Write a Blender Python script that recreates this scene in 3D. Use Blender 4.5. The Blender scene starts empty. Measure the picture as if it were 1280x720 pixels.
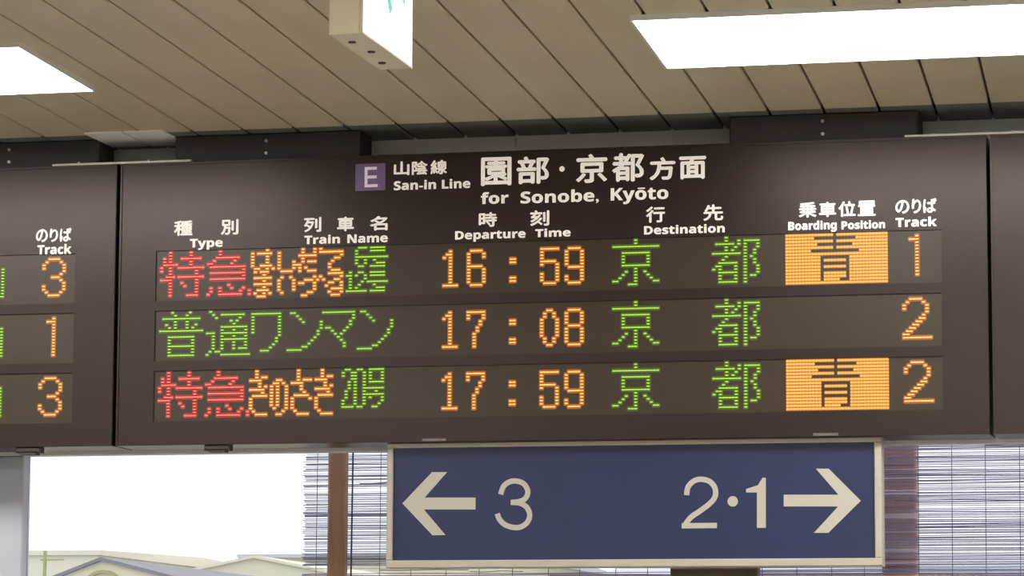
import bpy, math, random
from mathutils import Matrix, Vector

random.seed(7)
S = bpy.context.scene
COL = S.collection

# ------------------------------------------------------------------ camera
EYE = 1.8
yaw, pitch, roll = 0.231320887, 0.123689806, 0.00474288839
cd = bpy.data.cameras.new('camera')
cam = bpy.data.objects.new('camera', cd)
COL.objects.link(cam)
fw = Vector((-math.sin(yaw) * math.cos(pitch), math.cos(yaw) * math.cos(pitch), math.sin(pitch)))
r0 = Vector((math.cos(yaw), math.sin(yaw), 0))
u0 = r0.cross(fw)
rt = r0 * math.cos(roll) + u0 * math.sin(roll)
up = -r0 * math.sin(roll) + u0 * math.cos(roll)
M = Matrix((rt, up, -fw)).transposed().to_4x4()
M.translation = Vector((1.52424, -6.72484, EYE))
cam.matrix_world = M
cd.sensor_width = 36.0
cd.sensor_fit = 'HORIZONTAL'
cd.lens = 4147.65568 / 1280 * 36.0
cd.clip_start = 0.05
cd.clip_end = 500
S.camera = cam

# ------------------------------------------------------------------ world: bright white overcast sky
w = bpy.data.worlds.new('overcast_sky')
S.world = w
w.use_nodes = True
wn = w.node_tree
wn.nodes.clear()
wo = wn.nodes.new('ShaderNodeOutputWorld')
wb = wn.nodes.new('ShaderNodeBackground')
wc = wn.nodes.new('ShaderNodeTexCoord')
wx = wn.nodes.new('ShaderNodeSeparateXYZ')
wr = wn.nodes.new('ShaderNodeValToRGB')
wr.color_ramp.elements[0].position = 0.0
wr.color_ramp.elements[0].color = (0.86, 0.90, 0.98, 1)
wr.color_ramp.elements[1].position = 0.35
wr.color_ramp.elements[1].color = (1.0, 1.0, 1.0, 1)
wn.links.new(wc.outputs['Generated'], wx.inputs[0])
wn.links.new(wx.outputs['Z'], wr.inputs[0])
wn.links.new(wr.outputs[0], wb.inputs['Color'])
wb.inputs['Strength'].default_value = 1.5
wn.links.new(wb.outputs[0], wo.inputs[0])

LAMP_POWER = 13.0          # brightness of the fluorescent ceiling panels

S.view_settings.view_transform = 'Standard'
S.view_settings.look = 'None'
S.view_settings.exposure = 0.0
S.view_settings.gamma = 1.0
S.view_settings.use_curve_mapping = False
S.cycles.use_denoising = True
S.cycles.max_bounces = 8
S.cycles.transparent_max_bounces = 12
S.cycles.sample_clamp_indirect = 6.0


# ------------------------------------------------------------------ materials
def mat(name, col, rough=0.5, metal=0.0, var=0.0, vscale=20.0, bump=0.0, bscale=200.0,
        emit=None, estr=0.0, spec=0.5, stretch=None, trans=0.0, tcol=None):
    m = bpy.data.materials.new(name)
    m.use_nodes = True
    nt = m.node_tree
    b = nt.nodes['Principled BSDF']
    b.inputs['Base Color'].default_value = (*col, 1)
    b.inputs['Roughness'].default_value = rough
    b.inputs['Metallic'].default_value = metal
    b.inputs['Specular IOR Level'].default_value = spec
    tc = nt.nodes.new('ShaderNodeTexCoord')
    mp = nt.nodes.new('ShaderNodeMapping')
    if stretch:
        mp.inputs['Scale'].default_value = stretch
    nt.links.new(tc.outputs['Object'], mp.inputs[0])
    if var > 0:
        n = nt.nodes.new('ShaderNodeTexNoise')
        n.inputs['Scale'].default_value = vscale
        n.inputs['Detail'].default_value = 4
        r = nt.nodes.new('ShaderNodeValToRGB')
        r.color_ramp.elements[0].position = 0.3
        r.color_ramp.elements[1].position = 0.7
        r.color_ramp.elements[0].color = (*[c * (1 - var) for c in col], 1)
        r.color_ramp.elements[1].color = (*[min(1, c * (1 + var)) for c in col], 1)
        nt.links.new(mp.outputs[0], n.inputs['Vector'])
        nt.links.new(n.outputs['Fac'], r.inputs[0])
        nt.links.new(r.outputs[0], b.inputs['Base Color'])
    if bump > 0:
        n2 = nt.nodes.new('ShaderNodeTexNoise')
        n2.inputs['Scale'].default_value = bscale
        bp = nt.nodes.new('ShaderNodeBump')
        bp.inputs['Strength'].default_value = bump
        bp.inputs['Distance'].default_value = 0.002
        nt.links.new(mp.outputs[0], n2.inputs['Vector'])
        nt.links.new(n2.outputs['Fac'], bp.inputs['Height'])
        nt.links.new(bp.outputs[0], b.inputs['Normal'])
    if emit:
        b.inputs['Emission Color'].default_value = (*emit, 1)
        b.inputs['Emission Strength'].default_value = estr
    if trans > 0:
        t = nt.nodes.new('ShaderNodeBsdfTranslucent')
        t.inputs['Color'].default_value = (*(tcol or col), 1)
        mx = nt.nodes.new('ShaderNodeMixShader')
        mx.inputs[0].default_value = trans
        nt.links.new(b.outputs[0], mx.inputs[1])
        nt.links.new(t.outputs[0], mx.inputs[2])
        nt.links.new(mx.outputs[0], nt.nodes['Material Output'].inputs['Surface'])
    return m


M_board = mat('brown_board_paint', (0.020, 0.0125, 0.0115), 0.29, var=0.05, vscale=6, bump=0.05, bscale=900, spec=0.46)
M_board.node_tree.nodes['Principled BSDF'].inputs['Specular Tint'].default_value = (1.0, 0.88, 0.87, 1)
M_panel = mat('smoked_display_window', (0.040, 0.026, 0.015), 0.34, var=0.06, vscale=8, spec=0.48)
M_dark = mat('dark_grey_steel', (0.036, 0.029, 0.031), 0.55, var=0.1, vscale=15)
M_latch = mat('painted_highlight_latch', (0.20, 0.17, 0.16), 0.35, 0.5, var=0.1)
M_bolt = mat('zinc_bolt', (0.5, 0.5, 0.5), 0.35, 0.8, var=0.1)
M_alu = mat('pale_aluminium', (0.62, 0.60, 0.55), 0.4, 0.4, var=0.06, vscale=30, stretch=(1, 8, 8))
M_plank = mat('beige_ceiling_plank', (0.66, 0.585, 0.43), 0.42, var=0.05, vscale=3, stretch=(3, 1, 1), bump=0.04, bscale=60, spec=0.45)
M_strip = mat('painted_shade_ceiling_strip', (0.17, 0.165, 0.16), 0.5, var=0.06, vscale=8)  # ceiling shade beside the window wall, put into the colour
M_back = mat('dark_ceiling_void', (0.13, 0.115, 0.09), 0.9, var=0.1)
M_patch = mat('pale_blue_grey_ceiling_plate', (0.93, 0.94, 1.0), 0.5, var=0.02, vscale=8)
M_header = mat('grey_painted_steel_lintel', (0.84, 0.83, 0.87), 0.5, var=0.06, vscale=9, bump=0.03)
M_mull = mat('grey_window_post_paint', (0.47, 0.49, 0.58), 0.45, var=0.05, vscale=7)
M_wall = mat('cream_wall_paint', (0.62, 0.58, 0.50), 0.8, var=0.05, vscale=5, bump=0.05)
M_floor = mat('grey_terrazzo_floor', (0.36, 0.34, 0.31), 0.4, var=0.15, vscale=80)
M_lampframe = mat('white_lamp_housing', (0.75, 0.75, 0.72), 0.4, var=0.03)
M_lamp = mat('white_fluorescent_diffuser', (0.9, 0.9, 0.88), 0.5, emit=(1.0, 0.97, 0.92), estr=LAMP_POWER)
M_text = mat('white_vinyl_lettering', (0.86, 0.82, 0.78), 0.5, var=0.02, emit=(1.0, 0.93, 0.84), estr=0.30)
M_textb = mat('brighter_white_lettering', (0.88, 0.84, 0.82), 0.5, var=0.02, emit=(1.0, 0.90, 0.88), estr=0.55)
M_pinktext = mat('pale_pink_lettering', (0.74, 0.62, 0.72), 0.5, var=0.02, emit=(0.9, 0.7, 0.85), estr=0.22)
M_purple = mat('purple_line_square', (0.20, 0.14, 0.32), 0.45, var=0.05, vscale=30)
M_blue = mat('blue_sign_face', (0.016, 0.024, 0.085), 0.38, var=0.06, vscale=5)
M_frame = mat('cream_sign_frame', (0.48, 0.44, 0.365), 0.45, var=0.06, vscale=12, stretch=(1, 1, 6))
M_signtext = mat('cream_sign_lettering', (0.49, 0.47, 0.405), 0.5, var=0.03)
M_exit = mat('cream_exit_sign_housing', (0.72, 0.66, 0.50), 0.5, var=0.04, vscale=14)
M_exitface = mat('lit_exit_sign_panel', (0.9, 0.95, 0.92), 0.4, emit=(0.95, 1.0, 0.97), estr=1.6)
M_green = mat('green_pictogram', (0.10, 0.45, 0.30), 0.5, emit=(0.13, 0.60, 0.42), estr=0.75)
M_reed = mat('weathered_bamboo_reed', (0.30, 0.27, 0.28), 0.7, var=0.2, vscale=9, stretch=(1, 1, 30), trans=0.72, tcol=(0.60, 0.62, 0.78))
M_reed2 = mat('dark_bamboo_reed', (0.20, 0.18, 0.22), 0.7, var=0.2, vscale=9)
M_reed3 = mat('pale_bamboo_reed', (0.42, 0.38, 0.38), 0.6, var=0.1, vscale=9, trans=0.8, tcol=(0.85, 0.87, 0.98))
M_cord = mat('grey_blind_cord', (0.26, 0.25, 0.32), 0.8, var=0.1)
M_cord2 = mat('dark_brown_blind_cord', (0.10, 0.05, 0.06), 0.8, var=0.1)
M_wood = mat('brown_timber_post', (0.34, 0.18, 0.105), 0.6, var=0.22, vscale=12, stretch=(6, 6, 0.7), bump=0.1, bscale=60)
M_wood2 = mat('reddish_timber_post', (0.74, 0.33, 0.24), 0.6, var=0.3, vscale=10, stretch=(1, 1, 5), bump=0.1, bscale=60)
M_salmon = mat('salmon_patch', (0.95, 0.55, 0.42), 0.6, var=0.1, vscale=30)
M_box = mat('olive_brown_board', (0.17, 0.10, 0.040), 0.6, var=0.15, vscale=20)
M_house = mat('cream_house_wall', (0.80, 0.76, 0.58), 0.8, var=0.04, vscale=1)
M_house2 = mat('pale_house_wall', (0.74, 0.73, 0.62), 0.8, var=0.04, vscale=1)
M_roof = mat('grey_roof_sheet', (0.22, 0.22, 0.26), 0.6, var=0.1, vscale=2)
M_roof2 = mat('pale_blue_grey_roof', (0.55, 0.58, 0.66), 0.6, var=0.05, vscale=2)
M_olive = mat('olive_arch_trim', (0.42, 0.40, 0.20), 0.7, var=0.1, vscale=3)
M_winglass = mat('dark_house_window', (0.30, 0.33, 0.36), 0.2, var=0.1, vscale=2)
M_ground = mat('grey_street', (0.30, 0.30, 0.30), 0.9, var=0.15, vscale=0.5)

# clear window glass
M_glass = bpy.data.materials.new('clear_window_glass')
M_glass.use_nodes = True
_nt = M_glass.node_tree
_nt.nodes.clear()
_o = _nt.nodes.new('ShaderNodeOutputMaterial')
_m = _nt.nodes.new('ShaderNodeMixShader')
_t = _nt.nodes.new('ShaderNodeBsdfTransparent')
_t.inputs[0].default_value = (0.985, 0.985, 0.985, 1)
_g = _nt.nodes.new('ShaderNodeBsdfGlossy')
_g.inputs['Roughness'].default_value = 0.02
_f = _nt.nodes.new('ShaderNodeFresnel')
_f.inputs[0].default_value = 1.45
_nt.links.new(_f.outputs[0], _m.inputs[0])
_nt.links.new(_t.outputs[0], _m.inputs[1])
_nt.links.new(_g.outputs[0], _m.inputs[2])
_nt.links.new(_m.outputs[0], _o.inputs[0])


def led(name, core, ring, cs, rs):
    a = mat(name + '_led_core', (0.05, 0.05, 0.05), 0.4, emit=core, estr=cs)
    b = mat(name + '_led_halo', (0.05, 0.04, 0.03), 0.4, emit=ring, estr=rs)  # emission painting the halo of light around each LED core
    return a, b


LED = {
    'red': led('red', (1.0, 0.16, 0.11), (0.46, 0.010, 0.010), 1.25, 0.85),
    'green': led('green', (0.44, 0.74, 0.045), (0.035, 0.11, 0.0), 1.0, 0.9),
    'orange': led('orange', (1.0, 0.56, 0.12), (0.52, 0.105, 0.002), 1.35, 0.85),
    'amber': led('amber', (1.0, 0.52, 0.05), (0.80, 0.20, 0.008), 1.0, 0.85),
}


# ------------------------------------------------------------------ mesh helpers
class MB:
    def __init__(s):
        s.v, s.f, s.m = [], [], []

    def add(s, vs, fs, mi=0):
        o = len(s.v)
        s.v += [tuple(v) for v in vs]
        s.f += [tuple(i + o for i in f) for f in fs]
        s.m += [mi] * len(fs)
        return s

    def box(s, x0, x1, y0, y1, z0, z1, mi=0, ch=0.0):
        """box, with its long front/back edges chamfered by ch"""
        if ch <= 0:
            vs = [(x0, y0, z0), (x1, y0, z0), (x1, y1, z0), (x0, y1, z0),
                  (x0, y0, z1), (x1, y0, z1), (x1, y1, z1), (x0, y1, z1)]
            fs = [(0, 3, 2, 1), (4, 5, 6, 7), (0, 1, 5, 4), (1, 2, 6, 5), (2, 3, 7, 6), (3, 0, 4, 7)]
            return s.add(vs, fs, mi)
        c = ch
        vs, fs = [], []
        rings = [(y0, c), (y0 + c, 0), (y1 - c, 0), (y1, c)]
        for (y, i) in rings:
            vs += [(x0 + i, y, z0 + i), (x1 - i, y, z0 + i), (x1 - i, y, z1 - i), (x0 + i, y, z1 - i)]
        fs.append((0, 1, 2, 3))
        for k in range(3):
            a = 4 * k
            for j in range(4):
                j2 = (j + 1) % 4
                fs.append((a + j, a + 4 + j, a + 4 + j2, a + j2))
        fs.append((15, 14, 13, 12))
        return s.add(vs, fs, mi)

    def prism(s, pts, y0, y1, mi=0):
        """outline in XZ, extruded along Y; y0 is the front"""
        n = len(pts)
        vs = [(x, y0, z) for x, z in pts] + [(x, y1, z) for x, z in pts]
        fs = [tuple(range(n)), tuple(range(2 * n - 1, n - 1, -1))]
        fs += [(i, i + n, (i + 1) % n + n, (i + 1) % n) for i in range(n)]
        return s.add(vs, fs, mi)

    def cyl(s, p, q, r, n=8, mi=0):
        p, q = Vector(p), Vector(q)
        d = (q - p).normalized()
        a = d.orthogonal().normalized()
        b = d.cross(a)
        vs = []
        for c in (p, q):
            for i in range(n):
                t = 2 * math.pi * i / n
                vs.append(c + (a * math.cos(t) + b * math.sin(t)) * r)
        fs = [(i, (i + 1) % n, n + (i + 1) % n, n + i) for i in range(n)]
        fs += [tuple(range(n - 1, -1, -1)), tuple(range(n, 2 * n))]
        return s.add(vs, fs, mi)

    def mesh(s, name, mats):
        me = bpy.data.meshes.new(name)
        me.from_pydata(s.v, [], s.f)
        for m in (mats if isinstance(mats, (list, tuple)) else [mats]):
            me.materials.append(m)
        for p, mi in zip(me.polygons, s.m):
            p.material_index = mi
        me.update()
        return me

    def build(s, name, mats, parent=None):
        return link(name, s.mesh(name, mats), parent)


def fix_normals(me):
    import bmesh
    bm = bmesh.new()
    bm.from_mesh(me)
    bmesh.ops.recalc_face_normals(bm, faces=bm.faces)
    bm.to_mesh(me)
    bm.free()


def link(name, data, parent=None, loc=None):
    if data is not None:
        fix_normals(data)
    o = bpy.data.objects.new(name, data)
    COL.objects.link(o)
    if parent is not None:
        o.parent = parent
        # geometry is written in world coordinates: keep it there
        o.matrix_parent_inverse = Matrix.Identity(4)
        base = parent
        off = Vector((0, 0, 0))
        while base is not None:
            off += base.location
            base = base.parent
        if loc is None:
            o.location = -off
        else:
            o.location = Vector(loc) - off
    elif loc is not None:
        o.location = loc
    return o


def thing(name, label, cat, loc, group=None):
    o = bpy.data.objects.new(name, None)
    COL.objects.link(o)
    o.location = loc
    o.empty_display_size = 0.1
    o['label'] = label
    o['category'] = cat
    if group:
        o['group'] = group
    return o


def tag(o, label, cat, group=None):
    o['label'] = label
    o['category'] = cat
    if group:
        o['group'] = group
    return o


def struct(o):
    o['kind'] = 'structure'
    return o


def ribbon(mb, pts, wd, y0, y1, smooth=True, mi=0):
    P = [Vector((a, b)) for a, b in pts]
    if smooth:
        Q = []
        n = len(P)
        for i in range(n - 1):
            a, b, c, d = P[max(i - 1, 0)], P[i], P[i + 1], P[min(i + 2, n - 1)]
            for k in range(5):
                t = k / 5
                Q.append(0.5 * ((2 * b) + (c - a) * t + (2 * a - 5 * b + 4 * c - d) * t * t + (3 * b - a - 3 * c + d) * t ** 3))
        Q.append(P[-1])
        P = Q
    L, R_ = [], []
    for i, p in enumerate(P):
        d = (P[min(i + 1, len(P) - 1)] - P[max(i - 1, 0)]).normalized()
        nn = Vector((-d.y, d.x)) * wd / 2
        L.append(p + nn)
        R_.append(p - nn)
    n = len(P)
    vs = [(v.x, y0, v.y) for v in L] + [(v.x, y0, v.y) for v in R_] + [(v.x, y1, v.y) for v in L] + [(v.x, y1, v.y) for v in R_]
    fs = []
    for i in range(n - 1):
        fs += [(i, i + 1, n + i + 1, n + i), (2 * n + i, 3 * n + i, 3 * n + i + 1, 2 * n + i + 1),
               (i, 2 * n + i, 2 * n + i + 1, i + 1), (n + i, n + i + 1, 3 * n + i + 1, 3 * n + i)]
    fs += [(0, n, 3 * n, 2 * n), (n - 1, 3 * n - 1, 4 * n - 1, 2 * n - 1)]
    mb.add(vs, fs, mi)


def disc(mb, x, z, r, y0, y1, n=16, mi=0):
    mb.prism([(x + r * math.cos(2 * math.pi * i / n), z + r * math.sin(2 * math.pi * i / n)) for i in range(n)], y0, y1, mi)


def bold(txt):
    """plain Latin letters to the bold sans-serif alphabet of the built-in font set"""
    out = ''
    for ch in txt:
        if 'A' <= ch <= 'Z':
            out += chr(0x1D5D4 + ord(ch) - 65)
        elif 'a' <= ch <= 'z':
            out += chr(0x1D5EE + ord(ch) - 97)
        else:
            out += ch
    return out


def glyph_mesh(txt):
    c = bpy.data.curves.new('tmp_text', 'FONT')
    c.body = txt
    c.resolution_u = 4
    c.extrude = 0.5
    o = bpy.data.objects.new('tmp_text', c)
    COL.objects.link(o)
    dg = bpy.context.evaluated_depsgraph_get()
    me = bpy.data.meshes.new_from_object(o.evaluated_get(dg))
    bpy.data.objects.remove(o)
    bpy.data.curves.remove(c)
    return me


def text_obj(txt, x0, x1, z0, z1, y, m, parent, name='lettering', heavy=0.0008, depth=0.0012):
    """raised lettering fitted to a box in the XZ plane; heavy thickens the strokes by that many metres each way"""
    macron = 'ō' in txt
    me = glyph_mesh(bold(txt.replace('ō', 'o')))
    V = [v.co.copy() for v in me.vertices]
    F = [tuple(p.vertices) for p in me.polygons]
    ax, bx = min(v.x for v in V), max(v.x for v in V)
    ay, by = min(v.y for v in V), max(v.y for v in V)
    hx = heavy
    x0 += hx; x1 -= hx; z0 += hx; z1 -= hx
    mb = MB()
    shifts = [(0, 0), (hx, 0), (-hx, 0), (0, hx), (0, -hx)] if heavy > 0 else [(0, 0)]
    for k, (dx, dz) in enumerate(shifts):
        dp = depth - k * 0.00003
        mb.add([(x0 + (v.x - ax) / (bx - ax) * (x1 - x0) + dx, y - dp * (0.5 + v.z), z0 + (v.y - ay) / (by - ay) * (z1 - z0) + dz) for v in V], F)
    if macron:
        oi = txt.index('ō')
        a = glyph_mesh(bold(txt[:oi]))
        b = glyph_mesh(bold(txt[:oi] + 'o'))
        e0 = max(v.co.x for v in a.vertices)
        e1 = max(v.co.x for v in b.vertices)
        f = lambda q: x0 + (q - ax) / (bx - ax) * (x1 - x0)
        w_ = f(e1) - f(e0)
        mb.box(f(e0) + w_ * 0.28, f(e1) - w_ * 0.12, y - depth, y, z1 - 0.0030, z1 - 0.0004)
    return mb.build(name, m, parent)


# ------------------------------------------------------------------ the room shell
CZ = 3.01                     # underside of the ceiling planks
WY = 0.16                     # room face of the window wall
XL, XR, YB = -5.0, 5.0, -10.0

struct(MB().box(XL, XR, YB, WY + 0.05, -0.1, 0).build('floor', M_floor))
ceil = struct(MB().box(XL, XR, YB, WY, CZ + 0.016, CZ + 0.1).build('ceiling', M_back))
struct(MB().box(XL - 0.15, XL, YB, WY + 0.05, 0, CZ).build('wall_left', M_wall))
struct(MB().box(XR, XR + 0.15, YB, WY + 0.05, 0, CZ).build('wall_right', M_wall))
struct(MB().box(XL - 0.15, XR + 0.15, YB - 0.15, YB, 0, CZ).build('wall_back', M_wall))

# ceiling planks, one object each, running towards the window wall
PP = 0.1135
pm = MB()
pw = PP - 0.0055
Z0, Z1, c = CZ, CZ + 0.014, 0.0022
y0, y1 = YB, -0.036
vs = []
for y in (y0, y1):
    vs += [(0, y, Z0 + c), (c, y, Z0), (pw - c, y, Z0), (pw, y, Z0 + c), (pw, y, Z1), (0, y, Z1)]
pm.add(vs, [(0, 1, 2, 3, 4, 5), (11, 10, 9, 8, 7, 6)] + [(i, i + 6, (i + 1) % 6 + 6, (i + 1) % 6) for i in range(6)])
SHEAR = -0.047                # the planks run a little askew to the window wall
flat = list(pm.v)
pm.v = [(a + SHEAR * b, b, c_) for a, b, c_ in flat]
pmesh = pm.mesh('ceiling_plank', M_plank)
fix_normals(pmesh)
pm.v = [(a + SHEAR * (-0.035 if b < -1 else WY), -0.035 if b < -1 else WY, c_) for a, b, c_ in flat]
pmesh2 = pm.mesh('ceiling_plank', M_strip)
fix_normals(pmesh2)
k = 0
x = 0.374 + PP * math.floor((XL - 0.374) / PP) + PP
while x + pw < XR - 0.4:
    o = bpy.data.objects.new('ceiling_plank', pmesh)
    COL.objects.link(o)
    o.parent = ceil
    o.location = (x + 0.0027, 0, 0)
    o = bpy.data.objects.new('ceiling_plank', pmesh2)       # end strip by the window wall, its shade painted as dark grey
    COL.objects.link(o)
    o.parent = ceil
    o.location = (x + 0.0027, 0, 0)
    x += PP

# window wall: steel lintel above, posts, sill, parapet, glass
HB = 2.3325
wall = struct(MB().box(XL, XR, WY + 0.0005, WY + 0.045, HB, CZ + 0.1).build('wall_front', M_header))
struct(MB().box(XL, XR, WY, WY + 0.05, 0, 0.9).build('wall_front_parapet', M_wall))
win = struct(MB().box(XL, XR, WY - 0.04, WY + 0.05, 0.9, 0.94).build('trim_1', M_mull))
wp = [-4.0, -2.62, -1.29, 1.45, 2.8, 4.1]
for i, px_ in enumerate(wp):
    a = MB()
    a.box(px_ - 0.0856, px_ + 0.0856, WY, WY + 0.045, 0.94, HB, ch=0.003)
    a.box(px_ - 0.036, px_ - 0.028, WY - 0.003, WY, 0.94, HB)       # raised seam on the post's face
    struct(a.build('trim_%d' % (i + 2), M_mull))
xs = [XL] + wp + [XR]
for i in range(len(xs) - 1):
    a = xs[i] + (0.0856 if i else 0)
    b = xs[i + 1] - (0.0856 if i < len(wp) else 0)
    struct(MB().box(a, b, WY + 0.030, WY + 0.034, 0.94, HB).build('window_%d' % (i + 1), M_glass))

# pale plate under the ceiling, seen in the gap between two mounting boxes
pl = MB()
pl.box(-0.990, -0.905, -0.075, 0.105, CZ - 0.004, CZ - 0.0005)
pl.box(-0.900, -0.815, -0.075, 0.105, CZ - 0.004, CZ - 0.0005)
struct(pl.build('trim_9', M_patch))

# ------------------------------------------------------------------ ceiling lamps
def lamp(xa, xb, ya, yb, label, group='fluorescent ceiling light panels'):
    t = thing('ceiling_light', label, 'ceiling light', ((xa + xb) / 2, (ya + yb) / 2, CZ), group)
    a = MB()
    e = 0.006
    h = CZ - 0.010
    a.box(xa, xb, ya, ya + e, h, CZ)
    a.box(xa, xb, yb - e, yb, h, CZ)
    a.box(xa, xa + e, ya + e, yb - e, h, CZ)
    a.box(xb - e, xb, ya + e, yb - e, h, CZ)
    a.box(xa + e, xb - e, ya + e, yb - e, CZ - 0.002, CZ)
    yc = (ya + yb) / 2
    a.v = [(p[0] + SHEAR * (p[1] - yc), p[1], p[2]) for p in a.v]
    a.build('lamp_frame', M_lampframe, t)
    d = MB().box(xa + e, xb - e, ya + e, yb - e, h + 0.001, CZ - 0.0025)
    d.v = [(p[0] + SHEAR * (p[1] - yc), p[1], p[2]) for p in d.v]
    d.build('diffuser', M_lamp, t)


LW = 1.84
for row, (ya, yb) in enumerate([(-1.04, -0.575), (-3.4, -2.935), (-5.76, -5.295), (-8.1, -7.635)]):
    for cidx, xa in enumerate([-0.765 - LW - 1.155 - LW + 0.4, -0.765 - LW, 0.385, 0.385 + LW + 1.155]):
        if xa < XL:
            continue
        xb = min(xa + LW, XR - 0.05)
        if row == 0:
            lab = {1: 'bright white ceiling light panel cut by the upper left picture edge',
                   2: 'long bright white ceiling light panel above the right end of the board'}.get(cidx, 'white ceiling light panel beyond the right edge of the picture')
            lamp(xa, xb, ya, yb, lab)
        else:
            lamp(xa, xb, ya, yb, 'white ceiling light panel nearer the viewer, outside the picture', 'fluorescent ceiling light panels outside the picture')

# ------------------------------------------------------------------ dot matrix glyphs (row:columns)
G = {
 'toku': '0:3,10;1:3,10;2:1,3,7-13;3:1,3,10;4:1-5,10;5:0,3,6-14;6:0,3,12;7:3,12;8:2-4,6-14;9:0-3,12;10:3,7,12;11:3,8,12;12:3,12;13:3,12;14:3,9-12',
 'kyu': '0:4;1:4;2:3-10;3:2,9;4:0-1,8;5:1-12;6:12;7:1-12;8:12;9:1-12;11:7;12:1,4,8,12;13:1,4,11,14;14:0,4-11,14',
 'fu': '0:4,10;1:5,9;2:1-13;3:5,9;4:2,5,9,12;5:3,5,9,11;6:0-14;8:3-11;9:3,11;10:3,11;11:3-11;12:3,11;13:3,11;14:3-11',
 'tsu': '0:1;1:2,5-12;2:3,11;3:8,10;4:9;5:5-13;6:5,9,13;7:0-2,5-13;8:2,5,9,13;9:2,5-13;10:2,5,9,13;11:2,5,9,13;12:2,5,9,11-13;13:1,3-4;14:0,5-14',
 'wa': '1:0-9;2:0,9;3:0,9;4:0,9;5:0,9;6:0,9;7:0,9;8:9;9:8;10:8;11:7;12:6;13:3-5',
 'n': '1:1-2;2:3;3:4;4:5,11;5:11;6:11;7:10;8:10;9:9;10:8;11:7;12:5-6;13:0-4',
 'ma_k': '1:0-10;2:10;3:10;4:9;5:9;6:1-2,8;7:3,7;8:4,6;9:5;10:6;11:7;12:7',
 'hashidate_maizuru': '0:5,17,21,23;1:0,2-6,9,17,21,23-30;2:0,5,9,16-21,30;3:0,5,9,17,28-29;4:0,5,9,14,17,19-21,27;5:0,3-6,9,14-16,26;'
   '6:1-2,5,7,9,14,16,18,26;7:1,3-5,10-13,16,19-21,27-29;8:4,26-30;9:1-6,10,13,21,23,30;10:4,9,14,18-20,22,24,28-29;'
   '11:1-6,9,14,16-17,21,26-27,30;12:4,9,14,21,25,30;13:2-5,9,14,21,27-30;14:1,4,6,10,19-20,26,30;15:2-4,17-18,27-29',
 'kinosaki': '0:2,16,24;1:2,16,24;2:2,4-5,16,24,26-27;3:0-3,9-10,16,18-20,22-25;4:3,8-9,11,14-17,25;5:3,5,7,9,12,17,25,27;'
   '6:0-4,7,9,12,17,22-26;7:4,7,9,12,18,26;8:1-5,7,9,12,15-19,23-27;9:0,7,9,12,14,20,22;10:0,7,9,12,14,22;11:0,7,9,12,14,22;'
   '12:0,8,12,14,22;13:1,11,15,23;14:2-5,9-10,16-19,24-27',
 'six_twelve': '0:4-6,8-12;1:3,8-12;2:3;3:3-6,7-13;4:3,6,9;5:3,6,10-12;6:4-5,8-12;8:1,4-5,8-12;9:0-1,3,6,8-12;10:1,6;11:1,5,7-13;12:1,4,9;13:1,3,10-12;14:0-6,8-12',
 'twenty': '0:1-2,5-6,9-13;1:0,3-4,7,9,13;2:0,3-4,7,9,13;3:3-4,7,9,13;4:2,4,7,9-13;5:2,4,7;6:2,4,7-13;7:1,4,7,11;8:1,4,7-13;9:1,4,7,9,13;10:0,4,7,13;11:0,4,7,12;12:0-3,5-6,10-11',
 'kyo': '0:7;1:7;2:0-14;4:3-11;5:3,11;6:3,11;7:3,11;8:3-11;9:7;10:4,7,10;11:3,7,11;12:2,7,12;13:0-1,7,13-14;14:5-7',
 'to': '0:4;1:4,8,10-14;2:1-6,8,10,14;3:4,7,10,14;4:4,6,10,13;5:0-8,10,13;6:4,10,12;7:3,10,13;8:2-7,10,13;9:1-2,7,10,14;10:0,2,7,10,14;11:2-7,10,14;12:2,7,10,12-13;13:2,7,10;14:2-7,10',
 'yama': '2:7;3:7;4:1,7,14;5:1,7,14;6:1,7,14;7:1,7,14;8:1,7,14;9:1,7,14;10:1,7,14;11:1,7,14;12:1,7,14;13:1-14',
 '0': '0:2-3;1:1,4;2:1,4;3:0,5;4:0,5;5:0,5;6:0,5;7:0,5;8:0,5;9:1,4;10:1,4;11:2-3',
 '1': '0:2;1:1-2;2:0,2;3:2;4:2;5:2;6:2;7:2;8:2;9:2;10:2;11:0-4',
 '5': '0:0-5;1:0;2:0;3:0;4:0-4;5:0,5;6:5;7:5;8:0,5;9:0,5;10:0,5;11:1-4',
 '6': '0:1-4;1:0,5;2:0,5;3:0;4:0;5:0-4;6:0,5;7:0,5;8:0,5;9:0,5;10:0,5;11:1-4',
 '7': '0:0-5;1:0,5;2:0,5;3:4;4:4;5:3;6:3;7:2;8:2;9:2;10:2;11:2',
 '8': '0:1-4;1:0,5;2:0,5;3:0,5;4:0,5;5:1-4;6:0,5;7:0,5;8:0,5;9:0,5;10:0,5;11:1-4',
 '9': '0:1-4;1:0,5;2:0,5;3:0,5;4:0,5;5:0,5;6:1-5;7:5;8:5;9:0,5;10:0,5;11:1-4',
 ':': '3:0-1;4:0-1;9:0-1;10:0-1',
 'B1': '0:2;1:0-2;2:2;3:2;4:2;5:2;6:2;7:2;8:2;9:2;10:2;11:2;12:2',
 'B2': '0:2-5;1:1,6;2:0,7;3:0,7;4:7;5:6;6:5-6;7:4-5;8:3-4;9:2-3;10:1-2;11:0-1;12:0-8',
 'B3': '0:2-5;1:1,6;2:0,7;3:0,7;4:7;5:6;6:3-5;7:6;8:7;9:0,7;10:0,7;11:1,6;12:2-5',
}
AO = '0:7;1:1-13;2:7;3:2-12;4:7;5:0-14;7:3-11;8:3,11;9:3-11;10:3,11;11:3-11;12:3,11;13:3,11;14:3,9-11'


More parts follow.
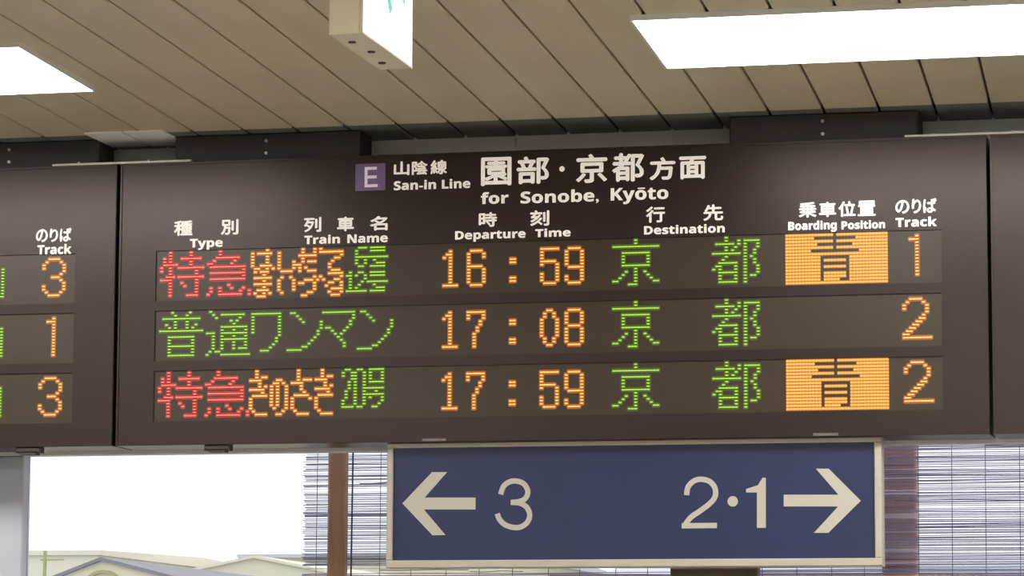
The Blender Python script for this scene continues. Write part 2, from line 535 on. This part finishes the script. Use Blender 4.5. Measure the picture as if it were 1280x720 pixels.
def cells(s):
    out = set()
    for part in s.split(';'):
        r, cs = part.split(':')
        for q in cs.split(','):
            if '-' in q:
                a, b = q.split('-')
                out |= {(int(r), i) for i in range(int(a), int(b) + 1)}
            else:
                out.add((int(r), int(q)))
    return out


PX, PZ = 0.0066, 0.0066
ROWZ = [2.7535, 2.6235, 2.4937]
PY = 0.004                       # front face of the smoked window


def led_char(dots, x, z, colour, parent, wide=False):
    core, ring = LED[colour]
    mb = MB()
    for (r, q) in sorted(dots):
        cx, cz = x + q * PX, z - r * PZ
        # a dim glowing disc painted in as the dot's halo, then the bright lens on it
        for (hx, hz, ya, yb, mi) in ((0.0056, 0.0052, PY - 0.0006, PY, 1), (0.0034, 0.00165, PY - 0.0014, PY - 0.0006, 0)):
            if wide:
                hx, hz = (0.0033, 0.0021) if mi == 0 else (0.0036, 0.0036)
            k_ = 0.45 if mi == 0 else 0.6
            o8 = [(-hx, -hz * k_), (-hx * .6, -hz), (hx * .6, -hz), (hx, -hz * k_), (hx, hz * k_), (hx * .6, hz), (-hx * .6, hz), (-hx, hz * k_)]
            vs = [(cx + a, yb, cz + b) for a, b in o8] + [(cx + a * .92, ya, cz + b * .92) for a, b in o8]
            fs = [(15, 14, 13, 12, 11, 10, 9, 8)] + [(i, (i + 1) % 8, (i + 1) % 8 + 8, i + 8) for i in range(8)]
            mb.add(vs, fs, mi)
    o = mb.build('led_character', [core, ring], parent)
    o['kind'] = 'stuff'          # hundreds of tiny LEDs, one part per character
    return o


# ------------------------------------------------------------------ departure boards
BW, BZ0, BZ1, BD = 0.9325, 2.338, 2.951, 0.13


def board(cx, label, wx0, wx1):
    """housing with three recessed display windows between wx0 and wx1"""
    t = thing('departure_board', label, 'departure board', (cx, 0, BZ0))
    x0, x1 = cx - BW, cx + BW
    a = MB()
    # body behind the face
    a.box(x0, x1, 0.008, BD, BZ0, BZ1)
    # face plate as bands around the windows, its outer rim chamfered
    c_ = 0.003
    wins = [(z - 15 * PZ - 0.0055, z + 0.0045) for z in ROWZ]
    zs = [BZ0] + [v for p in sorted(wins) for v in p] + [BZ1]
    for i in range(0, len(zs), 2):
        a.box(wx0, wx1, 0.0, 0.008, zs[i], zs[i + 1])
    a.box(x0, wx0, 0.0, 0.008, BZ0, BZ1)
    a.box(wx1, x1, 0.0, 0.008, BZ0, BZ1)
    a.build('housing', M_board, t)
    # thin rim trim around the face
    b = MB()
    b.box(x0 + 0.001, x1 - 0.001, -0.0025, 0, BZ1 - 0.006, BZ1 - 0.0005)
    b.box(x0 + 0.001, x1 - 0.001, -0.0025, 0, BZ0 + 0.0005, BZ0 + 0.006)
    b.box(x0 + 0.001, x0 + 0.005, -0.0025, 0, BZ0 + 0.006, BZ1 - 0.006)
    b.box(x1 - 0.005, x1 - 0.001, -0.0025, 0, BZ0 + 0.006, BZ1 - 0.006)
    b.build('rim', M_board, t)
    pans = []
    for (za, zb) in wins:
        p = MB().box(wx0, wx1, PY, 0.008, za, zb).build('display_window', M_panel, t)
        pans.append(p)
    return t, pans


centre, P = board(0.0, 'central brown departure board with purple E square and red, green and orange LED rows', -0.8485, 0.8395)
left, PL = board(-1.8725, 'departure board cut by the left picture edge showing tracks 3, 1 and 3', -1.8725 - 0.8485, -1.8725 + 0.8395)
right, PR = board(1.8725, 'departure board at the far right of which only a plain strip shows', 1.8725 - 0.8485, 1.8725 + 0.8395)

X0 = -0.8358


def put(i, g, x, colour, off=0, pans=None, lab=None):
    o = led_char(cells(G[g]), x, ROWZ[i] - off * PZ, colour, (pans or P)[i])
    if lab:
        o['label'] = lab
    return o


for i in (0, 2):
    put(i, 'toku', X0, 'red', lab='red kanji meaning limited express, first character')
    put(i, 'kyu', X0 + 16 * PX, 'red', lab='red kanji meaning limited express, second character')
put(1, 'fu', X0, 'green', lab='green kanji, first character of local')
put(1, 'tsu', X0 + 16 * PX, 'green', lab='green kanji, second character of local')
put(1, 'wa', X0 + 31.4 * PX, 'green')
put(1, 'n', X0 + 43.4 * PX, 'green')
put(1, 'ma_k', X0 + 55.2 * PX, 'green')
put(1, 'n', X0 + 66.9 * PX, 'green')
put(0, 'hashidate_maizuru', X0 + 31 * PX, 'orange', lab='two small lines of orange kana')
put(0, 'six_twelve', X0 + 63 * PX, 'green', lab='two small lines of green train numbers')
put(2, 'kinosaki', X0 + 31 * PX, 'orange', lab='orange kana train name')
put(2, 'twenty', X0 + 62 * PX, 'green', lab='narrow green train number')
TX = -0.2075
for i, tm in enumerate(['16:59', '17:08', '17:59']):
    for ch, cpos in zip(tm, (0, 8, 22, 32, 40)):
        put(i, ch, TX + cpos * PX, 'orange', 2)
for i in range(3):
    put(i, 'kyo', 0.1577, 'green', lab='green kanji, first character of Kyoto')
    put(i, 'to', 0.3685, 'green', lab='green kanji, second character of Kyoto')
full = {(r, q) for r in range(16) for q in range(32)}
ao = {(r, q + 8) for (r, q) in cells(AO)}
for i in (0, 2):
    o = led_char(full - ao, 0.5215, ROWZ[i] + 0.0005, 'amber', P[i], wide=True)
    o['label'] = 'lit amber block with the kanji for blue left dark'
put(0, 'B1', 0.776, 'orange', 1, lab='orange track number 1')
put(1, 'B2', 0.7620, 'orange', 1, lab='orange track number 2')
put(2, 'B2', 0.7640, 'orange', 1, lab='orange track number 2')
put(0, 'B3', -1.1055, 'orange', 1, PL, 'orange track number 3')
put(1, 'B1', -1.0935, 'orange', 1, PL, 'orange track number 1')
put(2, 'B3', -1.1085, 'orange', 1, PL, 'orange track number 3')
for i in range(3):
    put(i, 'yama', -1.293, 'green', 0, PL, 'green kanji cut by the picture edge')

HDR = [
('山', -0.3188, -0.2846, 2.9060, 2.9355, .012), ('陰', -0.2791, -0.2446, 2.9055, 2.9355, .012), ('線', -0.2384, -0.2020, 2.9055, 2.9360, .012),
('San-in Line', -0.3185, -0.1511, 2.8740, 2.8945, .012),
('園', -0.1280, -0.0620, 2.8772, 2.9380, .022), ('部', -0.0505, 0.0195, 2.8785, 2.9372, .022), 
('京', 0.0770, 0.1440, 2.8770, 2.9380, .022), ('都', 0.1540, 0.2225, 2.8770, 2.9378, .022), ('方', 0.2340, 0.2890, 2.8780, 2.9262, .022), ('面', 0.2968, 0.3538, 2.8780, 2.9260, .022),
('for', -0.1280, -0.0680, 2.8385, 2.8640, .03), ('Sonobe,', -0.0420, 0.1261, 2.8335, 2.8640, .03), ('Kyōto', 0.1515, 0.2740, 2.8295, 2.8640, .03),
('時', -0.1323, -0.0930, 2.7900, 2.8210, .02), ('刻', -0.0212, 0.0200, 2.7890, 2.8220, .02),
('Departure', -0.1833, -0.0309, 2.7590, 2.7825, .03), ('Time', -0.0102, 0.0659, 2.7648, 2.7830, .03),
('種', -0.8085, -0.7665, 2.7896, 2.8226, .02), ('別', -0.7025, -0.6630, 2.7890, 2.8223, .02), ('Type', -0.7718, -0.6978, 2.7575, 2.7820, .03),
('列', -0.5166, -0.4780, 2.7895, 2.8215, .02), ('車', -0.4429, -0.4057, 2.7894, 2.8206, .02), ('名', -0.3704, -0.3315, 2.7890, 2.8197, .02),
('Train', -0.5153, -0.4363, 2.7636, 2.7830, .03), ('Name', -0.4197, -0.3309, 2.7634, 2.7820, .03),
('行', 0.2264, 0.2670, 2.7890, 2.8228, .02), ('先', 0.3475, 0.3894, 2.7893, 2.8232, .02), ('Destination', 0.2225, 0.3925, 2.7640, 2.7828, .03),
('乗', 0.5469, 0.5840, 2.7904, 2.8225, .02), ('車', 0.5890, 0.6244, 2.7902, 2.8214, .02), ('位', 0.6292, 0.6647, 2.7897, 2.8220, .02), ('置', 0.6690, 0.7060, 2.7901, 2.8220, .02),
('Boarding', 0.5250, 0.6253, 2.7592, 2.7832, .03), ('Position', 0.6353, 0.7248, 2.7635, 2.7812, .03),
('の', 0.7462, 0.7750, 2.7926, 2.8210, .03), ('り', 0.7800, 0.7990, 2.7925, 2.8225, .03), ('ば', 0.8030, 0.8305, 2.7926, 2.8230, .03), ('Track', 0.7463, 0.8305, 2.7650, 2.7850, .03),
]
for (tx, a, b, z0_, z1_, of) in HDR:
    text_obj(tx, a, b, z0_, z1_, 0.0, M_textb if a > 0.5 else M_text, centre, heavy=0.0004 if tx[0] < 'z' else (0.0016 if of > 0.021 and of < .025 else 0.0009))
dd = MB()
disc(dd, 0.0470, 2.9083, 0.0058, -0.0012, 0.0)
dd.build('lettering', M_text, centre)
sq = MB().box(-0.4031, -0.3373, -0.0018, 0.0, 2.8752, 2.9330).build('line_square', M_purple, centre)
sq['label'] = 'purple square carrying the letter E'
e = MB()                                                    # the letter E
ex0, ex1, ez0, ez1, ew = -0.3825, -0.3540, 2.8822, 2.9258, 0.0062
e.box(ex0, ex0 + ew, -0.003, -0.0018, ez0, ez1)
for zc in (ez0, (ez0 + ez1) / 2 - ew / 2, ez1 - ew):
    e.box(ex0 + ew, ex1 - (0.002 if zc not in (ez0,) else 0), -0.003, -0.0018, zc, zc + ew)
e.build('letter', M_pinktext, sq)
for (tx, a, b, z0_, z1_) in [('の', -1.1244, -1.0970, 2.7842, 2.8130), ('り', -1.0925, -1.0735, 2.7842, 2.8135), ('ば', -1.0692, -1.0425, 2.7842, 2.8145), ('Track', -1.1202, -1.0420, 2.7570, 2.7790)]:
    text_obj(tx, a, b, z0_, z1_, 0.0, M_text, left, heavy=0.0004 if tx[0] < 'z' else 0.0009)

# small latches under each board's lower edge
for (bd, xs_) in ((left, (-1.133,)), (centre, (-0.705,)), (right, (1.2, 2.3))):
    for xx in xs_:
        m_ = MB()
        m_.box(xx - 0.028, xx + 0.028, 0.0, 0.03, BZ0 - 0.012, BZ0, ch=0.003)
        m_.box(xx - 0.018, xx + 0.018, 0.002, 0.028, BZ0 - 0.016, BZ0 - 0.012)
        m_.build('latch', M_dark, bd)
for xx in (-0.225, 0.60):  # front latches, their faint highlight painted as a paler grey
    m_ = MB()
    m_.box(xx - 0.026, xx + 0.026, -0.004, 0.0, BZ0 + 0.0005, BZ0 + 0.007, ch=0.001)
    m_.build('latch', M_latch, centre)

# dark mounting boxes between board and ceiling
for (xa, xb, lab) in ((-1.402, -0.990, 'dark steel mounting box above the left departure board'),
                      (-0.8145, -0.400, 'dark steel mounting box above the left half of the central board'),
                      (0.400, 0.792, 'dark steel mounting box above the right half of the central board')):
    t = thing('mounting_box', lab, 'mounting box', ((xa + xb) / 2, 0.06, BZ1), 'mounting boxes on top of the boards')
    MB().box(xa, xb, 0.015, 0.115, BZ1, CZ, ch=0.003).build('casing', M_dark, t)
    xm = (xa + xb) / 2
    for zz in (BZ1 + 0.015, BZ1 + 0.042):
        MB().cyl((xm, 0.010, zz), (xm, 0.015, zz), 0.0035, 8).build('bolt', M_bolt, t)

# flat joint plates lying on the board tops across the seams
for (xc, lab) in ((-0.9325, 'thin pale metal strip on top of the left board seam'), (0.925, 'thin pale metal strip on top of the right board seam')):
    t = thing('joint_plate', lab, 'metal strip', (xc, 0.0, BZ1), 'metal strips on the board seams')
    MB().box(xc - 0.159, xc + 0.159, 0.002, 0.0145, BZ1, BZ1 + 0.0052, ch=0.0006).build('plate', M_alu, t)
    for dx in (-0.1, 0.06):
        MB().cyl((xc + dx, 0.008, BZ1 + 0.0052), (xc + dx, 0.008, BZ1 + 0.0085), 0.003, 6).build('bolt', M_bolt, t)

# little pin on the lintel above the title
tag(MB().cyl((-0.088, WY - 0.012, 2.985), (-0.088, WY - 0.012, 3.004), 0.002, 8)
    .cyl((-0.088, WY - 0.014, 2.997), (-0.088, WY, 2.997), 0.0014, 6).build('hook_pin', M_alu),
    'tiny pale pin on the grey strip above the board title', 'pin')

# ------------------------------------------------------------------ blue direction sign under the board
sg = thing('direction_sign', 'blue hanging platform sign with cream frame, arrows and the numbers 3 and 2·1', 'sign', (0.19, 0.05, 2.074))
sx0, sx1, sz0, sz1 = -0.3345, 0.7105, 2.0745, 2.3375
fr = MB()
fwid = 0.0165
fr.box(sx0, sx1, 0.022, 0.068, sz0, sz0 + fwid, ch=0.002)
fr.box(sx0, sx0 + 0.0125, 0.022, 0.068, sz0 + fwid, sz1 - 0.010, ch=0.002)
fr.box(sx1 - 0.0150, sx1, 0.022, 0.068, sz0 + fwid, sz1 - 0.010, ch=0.002)
fr.box(sx0, sx1, 0.024, 0.068, sz1 - 0.010, sz1, ch=0.001)
fr.build('frame', M_frame, sg)
MB().box(sx0 + 0.0125, sx1 - 0.0150, 0.030, 0.060, sz0 + fwid, sz1 - 0.010).build('sign_face', M_blue, sg)
SY0, SY1 = 0.0288, 0.030
aL = [(-0.3016, 2.2109), (-0.2375, 2.2763), (-0.2047, 2.276), (-0.2535, 2.2228), (-0.143, 2.2218), (-0.1429, 2.1969), (-0.2546, 2.1978), (-0.2078, 2.144), (-0.2353, 2.1434)]
aR = [(0.5082, 2.2216), (0.621, 2.2205), (0.5748, 2.2743), (0.6012, 2.274), (0.6666, 2.2077), (0.5995, 2.1428), (0.5701, 2.143), (0.6201, 2.1966), (0.5081, 2.1975)]
MB().prism(aL, SY0, SY1).build('arrow', M_signtext, sg)
MB().prism(aR, SY0, SY1).build('arrow', M_signtext, sg)
n3 = MB()
three = [(-0.0889, 2.228), (-0.0825, 2.245), (-0.07, 2.2539), (-0.0558, 2.2557), (-0.0395, 2.2497), (-0.0306, 2.2346), (-0.0354, 2.2196), (-0.0495, 2.2125), (-0.0669, 2.2110)]
three2 = [(-0.0669, 2.2110), (-0.0483, 2.2095), (-0.0333, 2.2011), (-0.0263, 2.1852), (-0.0311, 2.1695), (-0.0452, 2.1598), (-0.0614, 2.1587), (-0.0797, 2.1648), (-0.0911, 2.1759), (-0.096, 2.1878)]
ribbon(n3, three, 0.0110, SY0, SY1)
ribbon(n3, three2, 0.0110, SY0 - 0.0001, SY1)
n3.build('numeral', M_signtext, sg)
n2 = MB()
two = [(0.3061, 2.2227), (0.3089, 2.2391), (0.3208, 2.2514), (0.3366, 2.2552), (0.3544, 2.2503), (0.3654, 2.2365), (0.3654, 2.219), (0.3543, 2.2047), (0.3345, 2.1901), (0.3147, 2.1766), (0.3020, 2.1604)]
ribbon(n2, two, 0.0110, SY0, SY1)
n2.box(0.2957, 0.3691, SY0 - 0.0001, SY1, 2.1542, 2.1650)
n2.build('numeral', M_signtext, sg)
ndot = MB()
disc(ndot, 0.4023, 2.209, 0.0108, SY0, SY1, 20)
ndot.build('dot', M_signtext, sg)
MB().prism([(0.4712, 2.2568), (0.4646, 2.2569), (0.4547, 2.2415), (0.4303, 2.234), (0.4303, 2.227), (0.4527, 2.2267), (0.4523, 2.1542), (0.4707, 2.1541)], SY0, SY1).build('numeral', M_signtext, sg)

# ------------------------------------------------------------------ lit exit sign on the ceiling
ex = thing('exit_sign', 'box-shaped lit white emergency exit sign with green figure hanging from the ceiling', 'exit sign', (0.155, -1.86, CZ))
xa, xb, ya, yb, za, zb = 0.1265, 0.1800, -2.005, -1.715, 2.7945, 2.995
h = MB()
h.box(xa, xb - 0.004, ya, yb, za, zb, ch=0.002)
h.box(xb - 0.004, xb, ya, ya + 0.003, za, zb)
h.box(xb - 0.004, xb, yb - 0.003, yb, za, zb)
h.box(xb - 0.004, xb, ya + 0.003, yb - 0.003, zb - 0.003, zb)
h.box(xb - 0.004, xb, ya + 0.003, yb - 0.003, za, za + 0.003)
h.build('housing', M_exit, ex)
MB().box(xa + 0.01, xb - 0.012, ya + 0.06, yb - 0.06, zb, CZ).build('ceiling_bracket', M_exit, ex)
fp = MB().box(xb - 0.004, xb - 0.0005, ya + 0.003, yb - 0.003, za + 0.003, zb - 0.003).build('light_panel', M_exitface, ex)
fp['label'] = 'glowing white face'
# running figure: ribbons drawn in (Y, Z), swung onto the side face
pg = MB()
for pts, wd in (([(-1.885, 2.905), (-1.862, 2.882), (-1.845, 2.860)], 0.018), ([(-1.885, 2.905), (-1.84, 2.925), (-1.80, 2.905), (-1.762, 2.897)], 0.018),
                ([(-1.888, 2.905), (-1.868, 2.945)], 0.024), ([(-1.868, 2.945), (-1.90, 2.935), (-1.915, 2.915)], 0.010), ([(-1.862, 2.945), (-1.835, 2.935), (-1.815, 2.95)], 0.010)):
    ribbon(pg, pts, wd, 0, 0.0008)
disc(pg, -1.852, 2.966, 0.011, 0, 0.0008)
pg.v = [(xb - 0.0005 + v[1], v[0], v[2]) for v in pg.v]
pgo = pg.build('pictogram', M_green, ex)
pgo['label'] = 'green running figure'
for (dx, dy) in ((0.02, 0.06), (0.028, 0.14), (0.02, 0.23)):
    MB().cyl((xa + dx, ya + dy, za - 0.0018), (xa + dx, ya + dy, za), 0.006, 10).build('screw', M_dark, ex)

# ------------------------------------------------------------------ bamboo blinds outside the glass
def blind(xa, xb, label, cords, dark_cord=None):
    t = thing('bamboo_blind', label, 'blind', ((xa + xb) / 2, 0.35, 1.2), 'bamboo blinds outside the window')
    MB().cyl((xa, 0.35, 2.372), (xb, 0.35, 2.372), 0.008, 10).build('top_rail', M_reed, t)
    z = 2.360
    n = 0
    while z > 1.95:
        u = random.random()
        r = 0.0006 + 0.0011 * random.random()
        m_ = M_reed if u < 0.66 else (M_reed3 if u < 0.86 else M_reed2)
        if m_ is M_reed2:
            r = 0.0008 + 0.0004 * random.random()
        lo, ro = random.uniform(-0.004, 0.004), random.uniform(-0.004, 0.004)
        if m_ is M_reed2 and random.random() < 0.5:        # short dark reed
            a_ = random.uniform(xa, xb - 0.2)
            b_ = a_ + random.uniform(0.12, 0.45)
            lo, ro = a_ - xa, min(b_, xb) - xb
        p, q = [], []
        segs = 8
        ph, am = random.random() * 6, random.uniform(0.0002, 0.0011)
        tl = random.uniform(-0.0012, 0.0012)
        mb = MB()
        pts = []
        for s_ in range(segs + 1):
            f = s_ / segs
            pts.append(Vector((xa + lo + (xb + ro - xa - lo) * f, 0.35 + (n % 2) * 0.001, z + am * math.sin(ph + f * 9) + tl * (f - .5))))
        vs, fs = [], []
        for v in pts:
            vs += [(v.x, v.y - r, v.z), (v.x, v.y, v.z + r), (v.x, v.y + r, v.z), (v.x, v.y, v.z - r)]
        for s_ in range(segs):
            for j in range(4):
                a2 = 4 * s_
                fs.append((a2 + j, a2 + (j + 1) % 4, a2 + 4 + (j + 1) % 4, a2 + 4 + j))
        fs += [(0, 3, 2, 1), (4 * segs, 4 * segs + 1, 4 * segs + 2, 4 * segs + 3)]
        mb.add(vs, fs)
        mb.build('bamboo_reed', m_, t)
        z -= r + random.uniform(0.0009, 0.0028) + 0.0006
        n += 1
    # the reeds below the picture, as one part
    st = MB()
    while z > 1.22:
        st.cyl((xa, 0.35, z), (xb, 0.35, z), 0.0014, 4)
        z -= 0.0034 + 0.0004 * math.sin(z * 900)
    so = st.build('lower_reeds', M_reed, t)
    so['kind'] = 'stuff'
    MB().cyl((xa, 0.35, 1.21), (xb, 0.35, 1.21), 0.008, 10).build('bottom_rail', M_reed, t)
    for cx_ in cords:
        MB().cyl((cx_, 0.3465, 1.21), (cx_ + 0.004, 0.3465, 2.372), 0.0009, 5).build('cord', M_cord, t)
    if dark_cord:
        o = MB().cyl((dark_cord - 0.006, 0.345, 1.21), (dark_cord + 0.002, 0.345, 2.372), 0.0022, 6).build('cord', M_cord2, t)
        o['label'] = 'thicker dark brown cord'
    return t


blind(-0.614, 0.232, 'weathered bamboo blind hanging left of and behind the blue sign', [-0.587, -0.441, -0.37, -0.29, -0.215, -0.14, -0.06, 0.01, 0.09, 0.16], -0.503)
blind(0.246, 1.30, 'weathered bamboo blind hanging right of the blue sign', [0.33, 0.41, 0.485, 0.56, 0.63, 0.746, 0.817, 0.888, 0.96, 1.03, 1.1, 1.17, 1.24])

# posts and board seen behind the blinds
t = MB().box(-0.546, -0.506, 0.30, 0.33, 0.0, 2.40, ch=0.004).build('timber_post', M_wood)
tag(t, 'narrow brown timber post standing before the left bamboo blind', 'post')
t = thing('timber_post', 'reddish brown timber post with salmon patch behind the right bamboo blind', 'post', (0.70, 0.46, -5.0))
MB().box(0.664, 0.739, 0.395, 0.45, -5.0, 2.75, ch=0.004).build('shaft', M_wood2, t)
MB().box(0.666, 0.736, 0.3915, 0.395, 2.106, 2.152).build('patch', M_salmon, t)['label'] = 'pale salmon patch'
t = thing('wooden_board', 'olive brown wooden board edge just below the blue sign', 'board', (0.325, 0.29, 0.94))
MB().box(0.232, 0.420, 0.24, 0.28, 1.25, 2.0815, ch=0.003).build('front_panel', M_box, t)
MB().box(0.232, 0.250, 0.24, 0.28, 0.0, 1.25).build('leg', M_box, t)
MB().box(0.402, 0.420, 0.24, 0.28, 0.0, 1.25).build('leg', M_box, t)
t = MB().box(-0.10, 1.6, 0.55, 0.60, 2.068, 2.0795).build('railing_bar', M_frame)

# ------------------------------------------------------------------ outside: street and houses
struct(MB().box(-80, 60, 0.6, 160, -5.2, -5.0).build('ground', M_ground))


def house(cx, y, w_, d, eave, rise, label, wallm, roofm, skew=0.0, ov=0.25, gable_front=True, arch=False, group='houses beyond the window'):
    t = thing('house', label, 'house', (cx, y, -5.0), group)
    a = MB()
    ax = cx + skew
    if gable_front:
        a.prism([(cx - w_ / 2, -5), (cx + w_ / 2, -5), (cx + w_ / 2, eave), (ax, eave + rise), (cx - w_ / 2, eave)], y, y + d)
    else:
        a.box(cx - w_ / 2, cx + w_ / 2, y, y + d, -5, eave)
    a.build('wall', wallm, t)
    r = MB()
    th = 0.035
    if gable_front:
        for sgn in (-1, 1):
            hw = (w_ / 2 - sgn * skew)
            ex_ = ax + sgn * (hw + ov)
            ez_ = eave + rise - rise * (hw + ov) / hw
            r.prism([(ax, eave + rise), (ex_, ez_), (ex_, ez_ + th), (ax, eave + rise + th)], y - 0.06, y + d + ov)
    else:
        r.v += []
        yy0, yy1, ym = y - ov, y + d + ov, y + d / 2
        x0_, x1_ = cx - w_ / 2 - ov, cx + w_ / 2 + ov
        zr = eave + rise
        r.add([(x0_, yy0, eave), (x1_, yy0, eave), (x1_, ym, zr), (x0_, ym, zr), (x0_, yy1, eave), (x1_, yy1, eave),
               (x0_, yy0, eave - .06), (x1_, yy0, eave - .06), (x0_, yy1, eave - .06), (x1_, yy1, eave - .06)],
              [(0, 1, 2, 3), (3, 2, 5, 4), (6, 7, 1, 0), (4, 5, 9, 8), (6, 8, 9, 7), (0, 3, 4, 8, 6), (1, 7, 9, 5, 2)])
    r.build('roof', roofm, t)
    nwin = max(1, int(w_ / 2))
    for lev in (-3.4, -0.6):
        for k_ in range(nwin):
            xx = cx - w_ / 2 + (k_ + 0.5) * w_ / nwin
            f = MB()
            f.box(xx - 0.55, xx + 0.55, y - 0.05, y, lev, lev + 1.1)
            wo_ = f.build('window', M_lampframe, t)
            MB().box(xx - 0.5, xx - 0.03, y - 0.07, y - 0.05, lev + 0.05, lev + 1.05).build('pane', M_winglass, wo_)
            MB().box(xx + 0.03, xx + 0.5, y - 0.07, y - 0.05, lev + 0.05, lev + 1.05).build('pane', M_winglass, wo_)
    if arch:
        b = MB()
        pts = [(ax + 0.02 + 0.19 * math.cos(math.pi * i / 12), eave + rise - 0.27 + 0.16 * math.sin(math.pi * i / 12)) for i in range(13)]
        ribbon(b, pts, 0.03, y - 0.05, y, smooth=False)
        b.build('arch_trim', M_olive, t)
    return t


# gable house in front (ridge end near x=-10.2)
house(-9.85, 25, 3.4, 7, 2.68, 0.50, 'cream house with dark gabled roof seen at the lower left of the window', M_house, M_roof, skew=-0.33, ov=0.18, arch=True)
house(-15.2, 33, 4.0, 8, 3.66, 0.08, 'pale cream low-roofed house at far left behind the gabled one', M_house2, M_house2, gable_front=False, ov=0.05)
house(-11.75, 35, 2.2, 6, 3.42, 0.22, 'small pale house with low roof directly behind the gabled roof', M_house2, M_house2, gable_front=True, ov=0.1)
house(-13.2, 46, 4.2, 8, 4.18, 0.12, 'pale distant house with a blue-grey roof line beside the left bamboo blind', M_house, M_roof2, gable_front=False, ov=0.2)
house(-2.5, 30, 7.0, 8, 3.1, 0.5, 'cream house hidden mostly behind the blinds and the blue sign', M_house, M_roof2, gable_front=False, ov=0.3)
tag(MB().cyl((-12.35, 29.0, -5), (-12.35, 29.0, 3.47), 0.022, 8).box(-12.40, -12.12, 28.98, 29.02, 3.36, 3.375).build('utility_pole', M_olive),
    'thin olive utility pole among the houses at lower left', 'pole')
t = bpy.data.objects['railing_bar']
tag(t, 'cream horizontal rail behind the blinds just under the blue sign', 'railing')
